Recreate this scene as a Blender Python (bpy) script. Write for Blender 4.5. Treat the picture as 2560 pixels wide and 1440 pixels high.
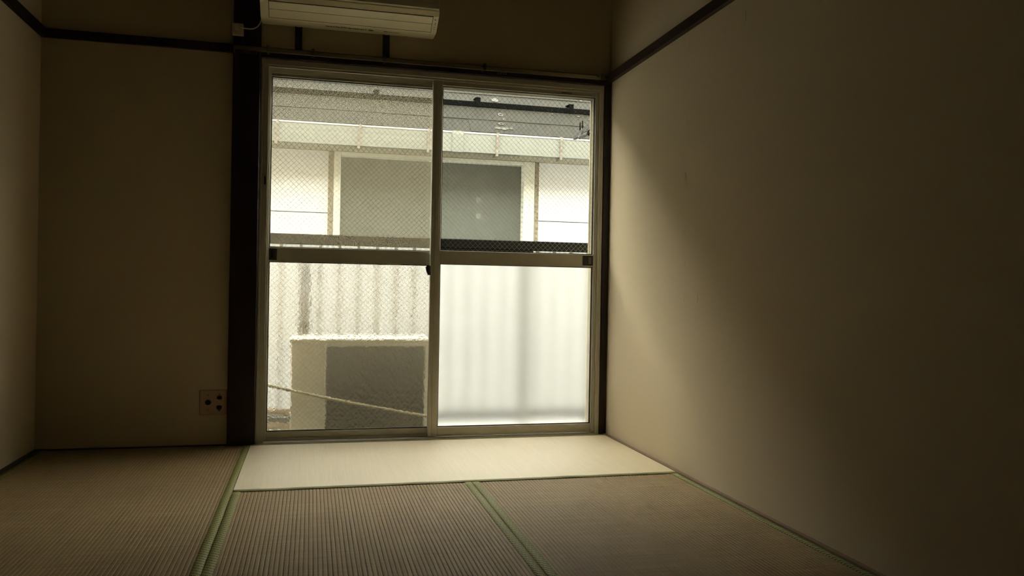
import bpy, bmesh, math, random
from mathutils import Vector, Matrix

for o in list(bpy.data.objects):
    bpy.data.objects.remove(o)
scene = bpy.context.scene
COL = scene.collection
rnd = random.Random(7)

# ------------------------------------------------------------------ camera
cam_data = bpy.data.cameras.new('camera')
cam_data.sensor_fit = 'HORIZONTAL'
cam_data.sensor_width = 36.0
cam_data.lens = 2009.8 / 2560.0 * 36.0
cam_data.clip_start = 0.02
cam = bpy.data.objects.new('camera', cam_data)
COL.objects.link(cam)
yaw, pit, rol = 0.2442, -0.00074, 0.0171
fw = Vector((math.sin(yaw) * math.cos(pit), math.cos(yaw) * math.cos(pit), math.sin(pit)))
r0 = Vector((math.cos(yaw), -math.sin(yaw), 0))
u0 = r0.cross(fw)
rt = math.cos(rol) * r0 + math.sin(rol) * u0
up = -math.sin(rol) * r0 + math.cos(rol) * u0
mw = Matrix((rt, up, -fw)).transposed().to_4x4()
mw.translation = Vector((1.1614, -3.9001, 0.7471))
cam.matrix_world = mw
scene.camera = cam

# ------------------------------------------------------------------ sky, exposure
world = bpy.data.worlds.new('overcast')
scene.world = world
world.use_nodes = True
bg = world.node_tree.nodes['Background']
bg.inputs[0].default_value = (1.0, 0.985, 0.91, 1)
bg.inputs[1].default_value = 19.2
vs = scene.view_settings
vs.view_transform = 'Standard'
vs.look = 'None'
vs.gamma = 1.0
vs.use_curve_mapping = False
vs.exposure = 0.0
cy = scene.cycles
cy.max_bounces, cy.diffuse_bounces, cy.glossy_bounces = 9, 4, 3
cy.sample_clamp_indirect = 40.0
cy.transmission_bounces, cy.transparent_max_bounces = 7, 12


# ------------------------------------------------------------------ materials
def lin(c):
    return tuple(((x / 255) / 12.92 if x / 255 <= 0.04045 else (((x / 255) + 0.055) / 1.055) ** 2.4) for x in c)


class NT:
    def __init__(self, name):
        self.m = bpy.data.materials.new(name)
        self.m.use_nodes = True
        self.t = self.m.node_tree
        self.t.nodes.clear()
        self.out = self.n('ShaderNodeOutputMaterial')

    def n(self, kind, **kw):
        nd = self.t.nodes.new(kind)
        for k, v in kw.items():
            setattr(nd, k, v)
        return nd

    def put(self, sock, v):
        if isinstance(v, bpy.types.NodeSocket):
            self.t.links.new(v, sock)
        elif isinstance(v, (tuple, list)) and len(v) == 3 and sock.type == 'RGBA':
            sock.default_value = (*v, 1)
        else:
            sock.default_value = v

    def math(self, op, a, b=0.0, c=0.0):
        nd = self.n('ShaderNodeMath', operation=op)
        for i, v in enumerate((a, b, c)):
            self.put(nd.inputs[i], v)
        return nd.outputs[0]

    def coord(self, scale=(1, 1, 1), kind='Object'):
        tc = self.n('ShaderNodeTexCoord')
        mp = self.n('ShaderNodeMapping')
        self.put(mp.inputs['Vector'], tc.outputs[kind])
        mp.inputs['Scale'].default_value = scale
        return mp.outputs[0]

    def noise(self, vec, scale=5.0, detail=3.0, rough=0.5):
        nd = self.n('ShaderNodeTexNoise')
        self.put(nd.inputs['Vector'], vec)
        nd.inputs['Scale'].default_value = scale
        nd.inputs['Detail'].default_value = detail
        nd.inputs['Roughness'].default_value = rough
        return nd.outputs[0]

    def ramp(self, fac, stops):
        nd = self.n('ShaderNodeValToRGB')
        self.put(nd.inputs[0], fac)
        els = nd.color_ramp.elements
        while len(els) < len(stops):
            els.new(0.5)
        for e, (p, c) in zip(els, stops):
            e.position = p
            e.color = (*c, 1)
        return nd.outputs[0]

    def mix(self, fac, a, b):
        nd = self.n('ShaderNodeMix', data_type='RGBA')
        self.put(nd.inputs[0], fac)
        self.put(nd.inputs[6], a)
        self.put(nd.inputs[7], b)
        return nd.outputs[2]

    def bump(self, h, strength=0.3, dist=0.001):
        nd = self.n('ShaderNodeBump')
        self.put(nd.inputs['Height'], h)
        nd.inputs['Strength'].default_value = strength
        nd.inputs['Distance'].default_value = dist
        return nd.outputs[0]

    def principled(self, color, rough=0.6, metal=0.0, normal=None, spec=0.5, **kw):
        p = self.n('ShaderNodeBsdfPrincipled')
        self.put(p.inputs['Base Color'], color)
        self.put(p.inputs['Roughness'], rough)
        p.inputs['Metallic'].default_value = metal
        p.inputs['Specular IOR Level'].default_value = spec
        if normal is not None:
            self.put(p.inputs['Normal'], normal)
        for k, v in kw.items():
            self.put(p.inputs[k.replace('_', ' ')], v)
        return p.outputs[0]

    def done(self, shader):
        self.put(self.out.inputs[0], shader)
        return self.m


def simple(name, c, rough=0.6, metal=0.0, var=0.12, scale=30.0, spec=0.4):
    t = NT(name)
    v = t.coord()
    nz = t.noise(v, scale, 3)
    lo = tuple(x * (1 - var) for x in c)
    hi = tuple(min(1, x * (1 + var)) for x in c)
    return t.done(t.principled(t.ramp(nz, [(0.3, lo), (0.7, hi)]), rough, metal, spec=spec))


def wall_mat(name, c):
    t = NT(name)
    v = t.coord()
    a = t.noise(t.coord((1, 1, 0.12)), 26, 3)
    b = t.noise(v, 1.6, 3)
    fine = t.noise(v, 260, 2)
    col = t.mix(t.math('MULTIPLY', b, 0.35), c, tuple(x * 0.86 for x in c))
    col = t.mix(t.math('MULTIPLY', a, 0.14), col, tuple(x * 0.80 for x in c))
    h = t.math('ADD', t.math('MULTIPLY', fine, 0.5), t.noise(v, 34, 2))
    return t.done(t.principled(col, 0.85, normal=t.bump(h, 0.16, 0.0012), spec=0.2))


def wood_mat(name, c, scale=(40, 40, 1.2), rough=0.45, dark=0.45):
    t = NT(name)
    g = t.noise(t.coord(scale), 3.0, 6, 0.65)
    col = t.ramp(g, [(0.3, tuple(x * dark for x in c)), (0.7, c)])
    return t.done(t.principled(col, rough, normal=t.bump(g, 0.15, 0.0008), spec=0.35))


def tatami_mat_material(name, base, dark, axis, reed=0.0022, rib=0.0126, bump=0.5, spec=0.18, rough=0.5):
    """rush reeds run across the mat, fine irregular strands; axis = direction along the mat (ribs)"""
    t = NT(name)
    tc = t.n('ShaderNodeTexCoord')
    sp = t.n('ShaderNodeSeparateXYZ')
    t.put(sp.inputs[0], tc.outputs['Object'])
    along = sp.outputs[axis]
    across = sp.outputs[1 - axis]
    # every second rib is offset by half a strand, as in the real weave
    col_id = t.math('FLOOR', t.math('DIVIDE', across, rib))
    u = t.math('ADD', t.math('DIVIDE', along, reed), t.math('MULTIPLY', col_id, 0.5 if rib > 0.01 else 0.0))
    sid = t.math('FLOOR', u)
    fr = t.math('SUBTRACT', t.math('FRACT', u), 0.5)
    prof = t.math('SUBTRACT', 1.0, t.math('MULTIPLY', t.math('MULTIPLY', fr, fr), 4.0))
    cmb = t.n('ShaderNodeCombineXYZ')
    t.put(cmb.inputs[0], t.math('MULTIPLY', sid, 0.731))
    t.put(cmb.inputs[1], t.math('MULTIPLY', across, 6.0))
    t.put(cmb.inputs[2], 0.3)
    strand = t.noise(cmb.outputs[0], 1.0, 2)
    big = t.noise(tc.outputs['Object'], 2.3, 4, 0.6)
    c2 = t.n('ShaderNodeCombineXYZ')
    t.put(c2.inputs[0], t.math('MULTIPLY', along, 150.0))
    t.put(c2.inputs[1], t.math('MULTIPLY', across, 2.5))
    streak = t.noise(c2.outputs[0], 1.0, 3)
    f = t.math('ADD', t.math('MULTIPLY', strand, 0.45), t.math('MULTIPLY', big, 0.35))
    f = t.math('ADD', f, t.math('MULTIPLY', streak, 0.42))
    col = t.ramp(f, [(0.35, dark), (0.85, base)])
    nrm = t.bump(t.math('ADD', prof, t.math('MULTIPLY', strand, 0.6)), bump, 0.0006)
    return t.done(t.principled(col, rough, normal=nrm, spec=spec))


def border_material(name, axis, lightc, darkc, p=0.019, q=0.0094, k=0.75):
    """green cloth edging: slanted light lines with rows of dark diamonds between them"""
    t = NT(name)
    tc = t.n('ShaderNodeTexCoord')
    sp = t.n('ShaderNodeSeparateXYZ')
    t.put(sp.inputs[0], tc.outputs['Object'])
    u = sp.outputs[axis]
    v = sp.outputs[1 - axis]
    a = t.math('DIVIDE', t.math('ADD', u, t.math('MULTIPLY', v, k)), p)
    fa = t.math('ABSOLUTE', t.math('SUBTRACT', t.math('FRACT', a), 0.5))
    line = t.math('GREATER_THAN', fa, 0.36)
    b = t.math('ADD', t.math('DIVIDE', v, q), t.math('MULTIPLY', t.math('FLOOR', a), 0.5))
    fb = t.math('ABSOLUTE', t.math('SUBTRACT', t.math('FRACT', b), 0.5))
    d = t.math('ADD', t.math('MULTIPLY', fa, 1.9), t.math('MULTIPLY', fb, 1.6))
    ring = t.math('MULTIPLY', t.math('GREATER_THAN', d, 0.26), t.math('LESS_THAN', d, 0.95))
    dk = t.math('MULTIPLY', ring, t.math('SUBTRACT', 1.0, line))
    weave = t.noise(tc.outputs['Object'], 900, 2)
    col = t.mix(dk, lightc, darkc)
    col = t.mix(t.math('MULTIPLY', weave, 0.5), col, tuple(x * 0.55 for x in lightc))
    nrm = t.bump(t.math('ADD', weave, t.math('MULTIPLY', line, 0.8)), 0.4, 0.0005)
    return t.done(t.principled(col, 0.6, normal=nrm, spec=0.2))


def cord_material(name, c):
    t = NT(name)
    w = t.n('ShaderNodeTexWave')
    t.put(w.inputs['Vector'], t.coord())
    w.inputs['Scale'].default_value = 60
    col = t.ramp(w.outputs[1], [(0.2, tuple(x * 0.7 for x in c)), (0.7, c)])
    return t.done(t.principled(col, 0.7, spec=0.2))


def clear_glass(name):
    t = NT(name)
    tr = t.n('ShaderNodeBsdfTransparent')
    tr.inputs[0].default_value = (0.885, 0.895, 0.875, 1)
    gl = t.n('ShaderNodeBsdfGlossy')
    gl.inputs['Roughness'].default_value = 0.02
    lw = t.n('ShaderNodeLayerWeight')
    lw.inputs['Blend'].default_value = 0.5
    f5 = t.math('POWER', lw.outputs['Facing'], 5.0)
    refl = t.math('ADD', t.math('MULTIPLY', f5, 0.6), 0.035)
    mx = t.n('ShaderNodeMixShader')
    t.put(mx.inputs[0], refl)
    t.put(mx.inputs[1], tr.outputs[0])
    t.put(mx.inputs[2], gl.outputs[0])
    return t.done(mx.outputs[0])


def frosted_glass(name, rough, cell, bstr, dist, color=(0.97, 0.98, 0.96)):
    t = NT(name)
    v = t.coord()
    if cell > 0:
        vo = t.n('ShaderNodeTexVoronoi', feature='SMOOTH_F1')
        t.put(vo.inputs['Vector'], t.coord((1, 0.0, 0.8)))
        vo.inputs['Scale'].default_value = cell
        h = t.math('ADD', vo.outputs['Distance'], t.math('MULTIPLY', t.noise(v, 60, 2), 0.5))
    else:
        h = t.noise(v, 420, 3)
    p = t.n('ShaderNodeBsdfPrincipled')
    t.put(p.inputs['Base Color'], color)
    p.inputs['Roughness'].default_value = rough
    p.inputs['Transmission Weight'].default_value = 1.0
    p.inputs['IOR'].default_value = 1.45
    t.put(p.inputs['Normal'], t.bump(h, bstr, dist))
    return t.done(p.outputs[0])


def translucent(name, c, frac=0.6, rough_mix=0.0):
    t = NT(name)
    a = t.n('ShaderNodeBsdfTranslucent')
    b = t.n('ShaderNodeBsdfDiffuse')
    nz = t.noise(t.coord(), 9, 4)
    col = t.ramp(nz, [(0.2, tuple(x * 0.93 for x in c)), (0.8, c)])
    t.put(a.inputs[0], col)
    t.put(b.inputs[0], col)
    mx = t.n('ShaderNodeMixShader')
    mx.inputs[0].default_value = frac
    t.put(mx.inputs[1], b.outputs[0])
    t.put(mx.inputs[2], a.outputs[0])
    return t.done(mx.outputs[0])


def screen_mesh(name, cover, c):
    """insect netting: fine fibres cover a share of the area, the rest is open"""
    t = NT(name)
    tr = t.n('ShaderNodeBsdfTransparent')
    a = t.n('ShaderNodeBsdfTranslucent')
    b = t.n('ShaderNodeBsdfDiffuse')
    t.put(a.inputs[0], c)
    t.put(b.inputs[0], c)
    fib = t.n('ShaderNodeMixShader')
    fib.inputs[0].default_value = 0.6
    t.put(fib.inputs[1], b.outputs[0])
    t.put(fib.inputs[2], a.outputs[0])
    mx = t.n('ShaderNodeMixShader')
    mx.inputs[0].default_value = cover
    t.put(mx.inputs[1], tr.outputs[0])
    t.put(mx.inputs[2], fib.outputs[0])
    return t.done(mx.outputs[0])


def slate_mat(name):
    t = NT(name)
    streak = t.noise(t.coord((60, 2.5, 2.5)), 1.4, 5, 0.65)
    blot = t.noise(t.coord(kind='Object'), 3.1, 5, 0.6)
    f = t.math('ADD', t.math('MULTIPLY', streak, 0.6), t.math('MULTIPLY', blot, 0.5))
    col = t.ramp(f, [(0.3, (0.0046, 0.0042, 0.0024)), (0.55, (0.0118, 0.0109, 0.0064)), (0.8, (0.0265, 0.0245, 0.0150))])
    rust = t.math('GREATER_THAN', t.noise(t.coord((3, 3, 3)), 2.2, 4), 0.66)
    col = t.mix(t.math('MULTIPLY', rust, 0.35), col, (0.020, 0.012, 0.007))
    return t.done(t.principled(col, 0.75, normal=t.bump(streak, 0.3, 0.003), spec=0.12))


MT = {}
MT['wall'] = wall_mat('plaster_cream', (0.575, 0.475, 0.312))
MT['near'] = simple('unseen_dark_wall', (0.11, 0.075, 0.045), 0.7)  # unseen near wall, darkened with ceiling and rear boards to cut bounced light
MT['ceiling'] = wood_mat('ceiling_board', (0.13, 0.085, 0.05), (1.5, 30, 30), 0.6, 0.7)
MT['wood'] = wood_mat('dark_stained_wood', (0.030, 0.014, 0.009))
MT['wood_x'] = wood_mat('dark_stained_wood_long', (0.034, 0.016, 0.011), (1.2, 40, 40))
MT['wood_y'] = wood_mat('dark_stained_wood_deep', (0.036, 0.017, 0.012), (40, 1.2, 40))
MT['strip'] = wood_mat('floor_edge_wood', (0.30, 0.19, 0.12), (40, 1.2, 40), 0.5, 0.6)
MT['dstrip'] = wood_mat('floor_edge_wood_dark', (0.06, 0.04, 0.022), (40, 1.2, 40), 0.5, 0.6)
MT['board'] = wood_mat('kitchen_boards', (0.09, 0.055, 0.03), (30, 1.2, 30), 0.4, 0.6)
MT['tatami_y'] = tatami_mat_material('aged_rush_y', (0.385, 0.268, 0.122), (0.20, 0.132, 0.057), 1)
MT['tatami_x'] = tatami_mat_material('sheen_rush_x', (0.86, 0.735, 0.48), (0.72, 0.60, 0.375), 0, 0.0016, 0.0063, 0.25, 0.8, 0.45)  # smooth weave; sheen of the turned reeds put into a lighter base colour
MT['heri_y'] = border_material('green_cloth_border_y', 1, (0.36, 0.335, 0.095), (0.070, 0.074, 0.018))
MT['heri_dash'] = border_material('green_cloth_border_wall', 1, (0.38, 0.37, 0.13), (0.050, 0.060, 0.020), 0.013, 0.05, 0.0)
MT['cord'] = cord_material('green_edge_cloth', (0.34, 0.31, 0.14))
MT['alu'] = simple('bronze_aluminium', (0.52, 0.485, 0.385), 0.42, 0.3, 0.04, 12)
MT['alu_dark'] = simple('dark_aluminium', (0.16, 0.15, 0.11), 0.5, 0.4, 0.05, 12)  # darker aluminium of the finger pull slider
MT['gasket'] = simple('black_rubber', (0.02, 0.02, 0.017), 0.7)
MT['blackp'] = simple('black_plastic', (0.035, 0.033, 0.027), 0.45)
MT['glass'] = clear_glass('clear_pane')
MT['frost'] = frosted_glass('fine_frosted_pane', 0.23, 0, 0.35, 0.0006)
MT['pattern'] = frosted_glass('hammered_pane', 0.10, 62, 1.0, 0.0032)
MT['wire'] = simple('glass_wire', (0.26, 0.24, 0.17), 0.5, 0.0)
MT['wire_dark'] = simple('glass_wire_dull', (0.22, 0.20, 0.14), 0.7)
MT['net'] = screen_mesh('insect_net', 0.31, (0.25, 0.216, 0.143))
MT['acwhite'] = simple('yellowed_plastic', (0.80, 0.73, 0.52), 0.4, 0.0, 0.03, 6)
MT['acpanel'] = simple('glossy_panel', (0.50, 0.47, 0.35), 0.12, 0.0, 0.02, 4, 0.6)
MT['acline'] = simple('dark_gap', (0.015, 0.013, 0.010), 0.8)
MT['print'] = simple('grey_print', (0.17, 0.145, 0.095), 0.7)
MT['ivory'] = simple('ivory_plastic', (0.52, 0.45, 0.31), 0.45, 0, 0.04)
MT['plate'] = simple('pinkish_cover_plate', (0.44, 0.29, 0.19), 0.45, 0, 0.04)
MT['hole'] = simple('socket_hole', (0.010, 0.009, 0.008), 0.6)
MT['steel'] = simple('dark_steel', (0.045, 0.042, 0.035), 0.5, 0.5)
MT['railmetal'] = simple('curtain_rail_metal', (0.50, 0.44, 0.30), 0.25, 0.8, 0.05)
MT['runner'] = simple('runner_plastic', (0.07, 0.065, 0.05), 0.5)
MT['siding'] = simple('white_siding', (0.66, 0.66, 0.645), 0.7, 0, 0.03, 40)
MT['eave'] = simple('grey_soffit', (0.30, 0.275, 0.20), 0.7, 0, 0.06)
MT['gutter'] = simple('pale_green_gutter', (0.185, 0.190, 0.160), 0.45, 0, 0.03)
MT['lip'] = simple('skylit_gutter_lip', (0.26, 0.26, 0.235), 0.4, 0, 0.05)  # lip lighter than the gutter: light on its top put into the colour
MT['rust'] = simple('rusty_strap', (0.19, 0.165, 0.13), 0.7, 0.0, 0.45, 40)
MT['caulk'] = simple('stained_caulk', (0.22, 0.19, 0.13), 0.8, 0, 0.4, 50)
MT['nframe'] = simple('white_window_frame', (0.60, 0.59, 0.51), 0.5)
MT['npane'] = simple('grey_frosted_pane', (0.115, 0.121, 0.100), 0.35, 0, 0.05, 3, 0.5)
MT['tape'] = simple('pale_tape', (0.22, 0.22, 0.19), 0.7)
MT['slate'] = slate_mat('weathered_slate')
MT['snow'] = simple('black_snow_guard', (0.0012, 0.0013, 0.0010), 0.9, 0.0, 0.1, 30, 0.04)
MT['lichen'] = simple('pale_lichen', (0.045, 0.043, 0.034), 0.9, 0, 0.3, 90)
MT['rail'] = simple('dark_balcony_metal', (0.006, 0.0056, 0.004), 0.7, 0.0, 0.1, 30, 0.1)
MT['bal'] = simple('baluster_metal', (0.36, 0.355, 0.32), 0.6, 0.0)
MT['post'] = simple('post_metal', (0.33, 0.325, 0.29), 0.6, 0.0)
MT['brail'] = simple('bottom_rail_metal', (0.07, 0.068, 0.06), 0.6, 0.0)
MT['sheet'] = translucent('white_corrugated_sheet', (0.54, 0.545, 0.52), 0.6)
MT['concrete'] = simple('balcony_concrete', (0.46, 0.45, 0.41), 0.9, 0, 0.15, 14)
MT['ground'] = simple('ground_gravel', (0.15, 0.145, 0.125), 0.95, 0, 0.2, 5)
MT['outer'] = simple('outer_wall_plaster', (0.24, 0.23, 0.20), 0.85, 0, 0.06)
MT['unit'] = simple('beige_enamel', (0.50, 0.46, 0.34), 0.4, 0, 0.03)
MT['coil'] = simple('coil_fins_dark', (0.030, 0.030, 0.022), 0.5, 0.3)
MT['rope'] = simple('straw_rope', (0.27, 0.235, 0.135), 0.9, 0, 0.2, 120)
MT['pvc'] = simple('grey_pvc', (0.13, 0.127, 0.112), 0.5)
MT['hose'] = simple('brown_insulated_hose', (0.30, 0.25, 0.17), 0.8)
MT['zinc'] = simple('weathered_zinc', (0.034, 0.032, 0.026), 0.6, 0.0, 0.2, 40)
MT['dark_out'] = simple('rusted_dark_steel', (0.004, 0.0036, 0.003), 0.8, 0.0, 0.1, 30, 0.1)
MT['tube_out'] = simple('pale_steel_tube', (0.06, 0.057, 0.048), 0.5)
MT['twine'] = simple('white_twine', (0.12, 0.115, 0.10), 0.9)
MT['tab'] = simple('beige_tab', (0.42, 0.30, 0.18), 0.5)
MT['label_red'] = simple('reddish_sticker', (0.22, 0.09, 0.06), 0.6)


# ------------------------------------------------------------------ mesh helpers
def box(bm, x0, x1, y0, y1, z0, z1, bev=0.0, seg=1):
    vs_ = [bm.verts.new(p) for p in ((x0, y0, z0), (x1, y0, z0), (x1, y1, z0), (x0, y1, z0),
                                     (x0, y0, z1), (x1, y0, z1), (x1, y1, z1), (x0, y1, z1))]
    fs = [bm.faces.new([vs_[i] for i in f]) for f in
          ((3, 2, 1, 0), (4, 5, 6, 7), (0, 1, 5, 4), (1, 2, 6, 5), (2, 3, 7, 6), (3, 0, 4, 7))]
    if bev > 0:
        es = list({e for f in fs for e in f.edges})
        bmesh.ops.bevel(bm, geom=es, offset=bev, segments=seg, affect='EDGES', profile=0.6)


def prism(bm, prof, axis, a0, a1):
    """prof: closed list of 2D points in the other two axes (ascending axis order)"""
    def P(a, p):
        q = list(p)
        q.insert(axis, a)
        return q
    A = [bm.verts.new(P(a0, p)) for p in prof]
    B = [bm.verts.new(P(a1, p)) for p in prof]
    n = len(prof)
    fs = [bm.faces.new(A[::-1]), bm.faces.new(B)]
    for i in range(n):
        fs.append(bm.faces.new((A[i], A[(i + 1) % n], B[(i + 1) % n], B[i])))
    bmesh.ops.recalc_face_normals(bm, faces=fs)


def tube(bm, path, r, seg=8, caps=True):
    path = [Vector(p) for p in path]
    rings = []
    ref = Vector((0, 0, 1))
    for i, p in enumerate(path):
        a = path[max(0, i - 1)]
        b = path[min(len(path) - 1, i + 1)]
        t = (b - a).normalized()
        rr = ref if abs(t.dot(ref)) < 0.95 else Vector((1, 0, 0))
        s = t.cross(rr).normalized()
        w = s.cross(t)
        rad = r[i] if isinstance(r, (list, tuple)) else r
        rings.append([bm.verts.new(p + s * rad * math.cos(2 * math.pi * k / seg) + w * rad * math.sin(2 * math.pi * k / seg))
                      for k in range(seg)])
    fs = []
    for A, B in zip(rings, rings[1:]):
        for k in range(seg):
            fs.append(bm.faces.new((A[k], A[(k + 1) % seg], B[(k + 1) % seg], B[k])))
    if caps:
        fs.append(bm.faces.new(rings[0][::-1]))
        fs.append(bm.faces.new(rings[-1]))
    bmesh.ops.recalc_face_normals(bm, faces=fs)


def obj(name, bm, mat, parent=None, smooth=False, origin=None):
    """one mesh object; geometry is given in room coordinates"""
    cs = [v.co for v in bm.verts]
    lo = Vector([min(c[i] for c in cs) for i in range(3)])
    hi = Vector([max(c[i] for c in cs) for i in range(3)])
    c = Vector(origin) if origin else Vector(((lo.x + hi.x) / 2, (lo.y + hi.y) / 2, lo.z))
    bmesh.ops.translate(bm, verts=bm.verts, vec=-c)
    me = bpy.data.meshes.new(name)
    bm.to_mesh(me)
    bm.free()
    me.materials.append(mat)
    if smooth:
        me.polygons.foreach_set('use_smooth', [True] * len(me.polygons))
    o = bpy.data.objects.new(name, me)
    COL.objects.link(o)
    place(o, c, parent)
    return o


WORLD = {}


def place(o, c, parent):
    c = Vector(c)
    WORLD[o.name] = c.copy()
    if parent is not None:
        o.parent = parent
        o.location = c - WORLD[parent.name]
    else:
        o.location = c


def clone(src, name, pos, parent, rot=None, scale=None):
    o = bpy.data.objects.new(name, src.data)
    COL.objects.link(o)
    place(o, pos, parent)
    if rot is not None:
        o.rotation_euler = rot
    if scale is not None:
        o.scale = scale
    return o


def bx(name, dims, mat, parent=None, bev=0.0, seg=1):
    bm = bmesh.new()
    box(bm, *dims, bev=bev, seg=seg)
    return obj(name, bm, mat, parent)


def tb(name, path, r, mat, parent=None, seg=10, smooth=True):
    bm = bmesh.new()
    tube(bm, path, r, seg)
    return obj(name, bm, mat, parent, smooth)


def empty(name, loc):
    o = bpy.data.objects.new(name, None)
    o.empty_display_size = 0.1
    COL.objects.link(o)
    place(o, loc, None)
    return o


def tag(o, label, cat=None, group=None, kind=None):
    o['label'] = label
    if cat:
        o['category'] = cat
    if group:
        o['group'] = group
    if kind:
        o['kind'] = kind
    return o


def boxes(name, lst, mat, parent=None, bev=0.0):
    bm = bmesh.new()
    for d in lst:
        box(bm, *d, bev=bev)
    return obj(name, bm, mat, parent)


# ------------------------------------------------------------------ room shell
RW, RD, CZ = 2.64, -5.2, 2.45
tag(boxes('floor', [(0, RW, RD, 0.0, -0.09, -0.051)], MT['dstrip']),
    'dark boarded subfloor under the straw mats', 'floor', kind='structure')
tag(boxes('floor_1', [(0, RW, RD, -3.53, -0.051, -0.002)], MT['board']),
    'brown wooden floor behind the straw mats', 'floor', kind='structure')
tag(boxes('ceiling', [(-0.1, RW + 0.1, RD - 0.1, 0.12, CZ, CZ + 0.08)], MT['ceiling']),
    'brown boarded ceiling above the room', 'ceiling', kind='structure')
tag(boxes('wall_left', [(-0.1, 0, RD, 0.0, -0.09, CZ)], MT['wall']),
    'cream plaster wall at the left edge of the room', 'wall', kind='structure')
wr = tag(boxes('wall_right', [(RW, RW + 0.1, RD, 0.0, -0.09, CZ)], MT['wall']),
         'long cream plaster wall to the right of the window', 'wall', kind='structure')
tag(boxes('wall_far', [(-0.1, 0.918, 0, 0.12, -0.09, CZ), (0.918, RW + 0.1, 0, 0.12, 1.79, CZ),
                       (2.602, RW + 0.1, 0.001, 0.12, -0.09, 1.79)], MT['wall']),
    'cream plaster wall around the sliding window', 'wall', kind='structure')
tag(boxes('wall_near', [(-0.1, RW + 0.1, RD - 0.1, RD, -0.09, CZ)], MT['near']),
    'plain wall at the near end of the room', 'wall', kind='structure')

# blisters in the plaster of the right wall
bm = bmesh.new()
bmesh.ops.create_uvsphere(bm, u_segments=10, v_segments=6, radius=1.0)
for v in bm.verts:
    v.co = Vector((v.co.x * 0.004, v.co.y * 0.012, v.co.z * 0.017))
first = None
spots = [(-1.316, 1.728, 1.2), (-1.179, 1.713, 0.7), (-0.875, 1.756, 1.2), (-0.874, 1.609, 0.7), (-1.392, 1.437, 0.8),
         (-0.88, 1.436, 1.0), (-0.874, 1.216, 0.9), (-0.868, 0.99, 0.8), (-0.968, 0.988, 0.9), (-0.874, 0.855, 0.9),
         (-0.973, 0.861, 0.6), (-0.879, 0.716, 0.9), (-0.992, 0.718, 1.1)]
for y, z, s in spots:
    if first is None:
        first = obj('plaster_blister', bm, MT['wall'], wr, True, origin=(0, 0, 0))
        place(first, (RW, y, z), wr)
        first.scale = (s * 0.3, s, s)
    else:
        clone(first, 'plaster_blister', (RW, y, z), wr, (rnd.uniform(-.3, .3), 0, 0), (s * 0.3, s * rnd.uniform(.6, 1), s))

# dark timbers
tag(boxes('trim_1', [(0.796, 0.9175, -0.03, -0.0005, 0.0, CZ)], MT['wood'], bev=0.004),
    'thick black-brown wooden pillar left of the window', 'pillar', kind='structure')
tag(boxes('trim_2', [(0.9185, 2.6395, -0.018, -0.0005, 1.79, 1.838)], MT['wood_x'], bev=0.002),
    'dark wooden lintel above the sliding window', 'trim', kind='structure')
tag(boxes('trim_3', [(0.0205, 0.7955, -0.018, -0.0005, 1.801, 1.840)], MT['wood_x'], bev=0.002),
    'dark picture rail on the wall left of the pillar', 'trim', kind='structure')
tag(boxes('trim_4', [(0.0005, 0.02, RD + 0.01, -0.0005, 1.801, 1.845)], MT['wood_y'], bev=0.002),
    'dark picture rail running along the left wall', 'trim', kind='structure')
bm = bmesh.new()
prism(bm, [(2.616, 1.806), (2.6395, 1.806), (2.6395, 1.852), (2.622, 1.852), (2.616, 1.846)], 1, RD + 0.01, -0.0185)
tag(obj('trim_5', bm, MT['wood_y']), 'dark worn picture rail running along the right wall', 'trim', kind='structure')
tag(boxes('trim_6', [(2.603, 2.6395, -0.012, 0.0, 0.0, 1.789)], MT['wood'], bev=0.003),
    'narrow dark wooden post between window and right wall', 'trim', kind='structure')
tag(boxes('baseboard_right', [(2.624, 2.6395, -3.52, -0.013, -0.05, 0.006)], MT['strip']),
    'thin brown wooden strip between straw mats and right wall', 'floor strip', kind='structure')
tag(boxes('baseboard_left', [(0.0005, 0.022, -3.52, -0.0005, -0.05, 0.006)], MT['dstrip']),
    'thin dark wooden strip between straw mat and left wall', 'floor strip', kind='structure')
tag(boxes('baseboard_far', [(0.023, 0.7955, -0.012, -0.0005, -0.05, 0.005)], MT['dstrip']),
    'thin dark wooden strip under the wall left of the pillar', 'floor strip', kind='structure')


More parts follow.
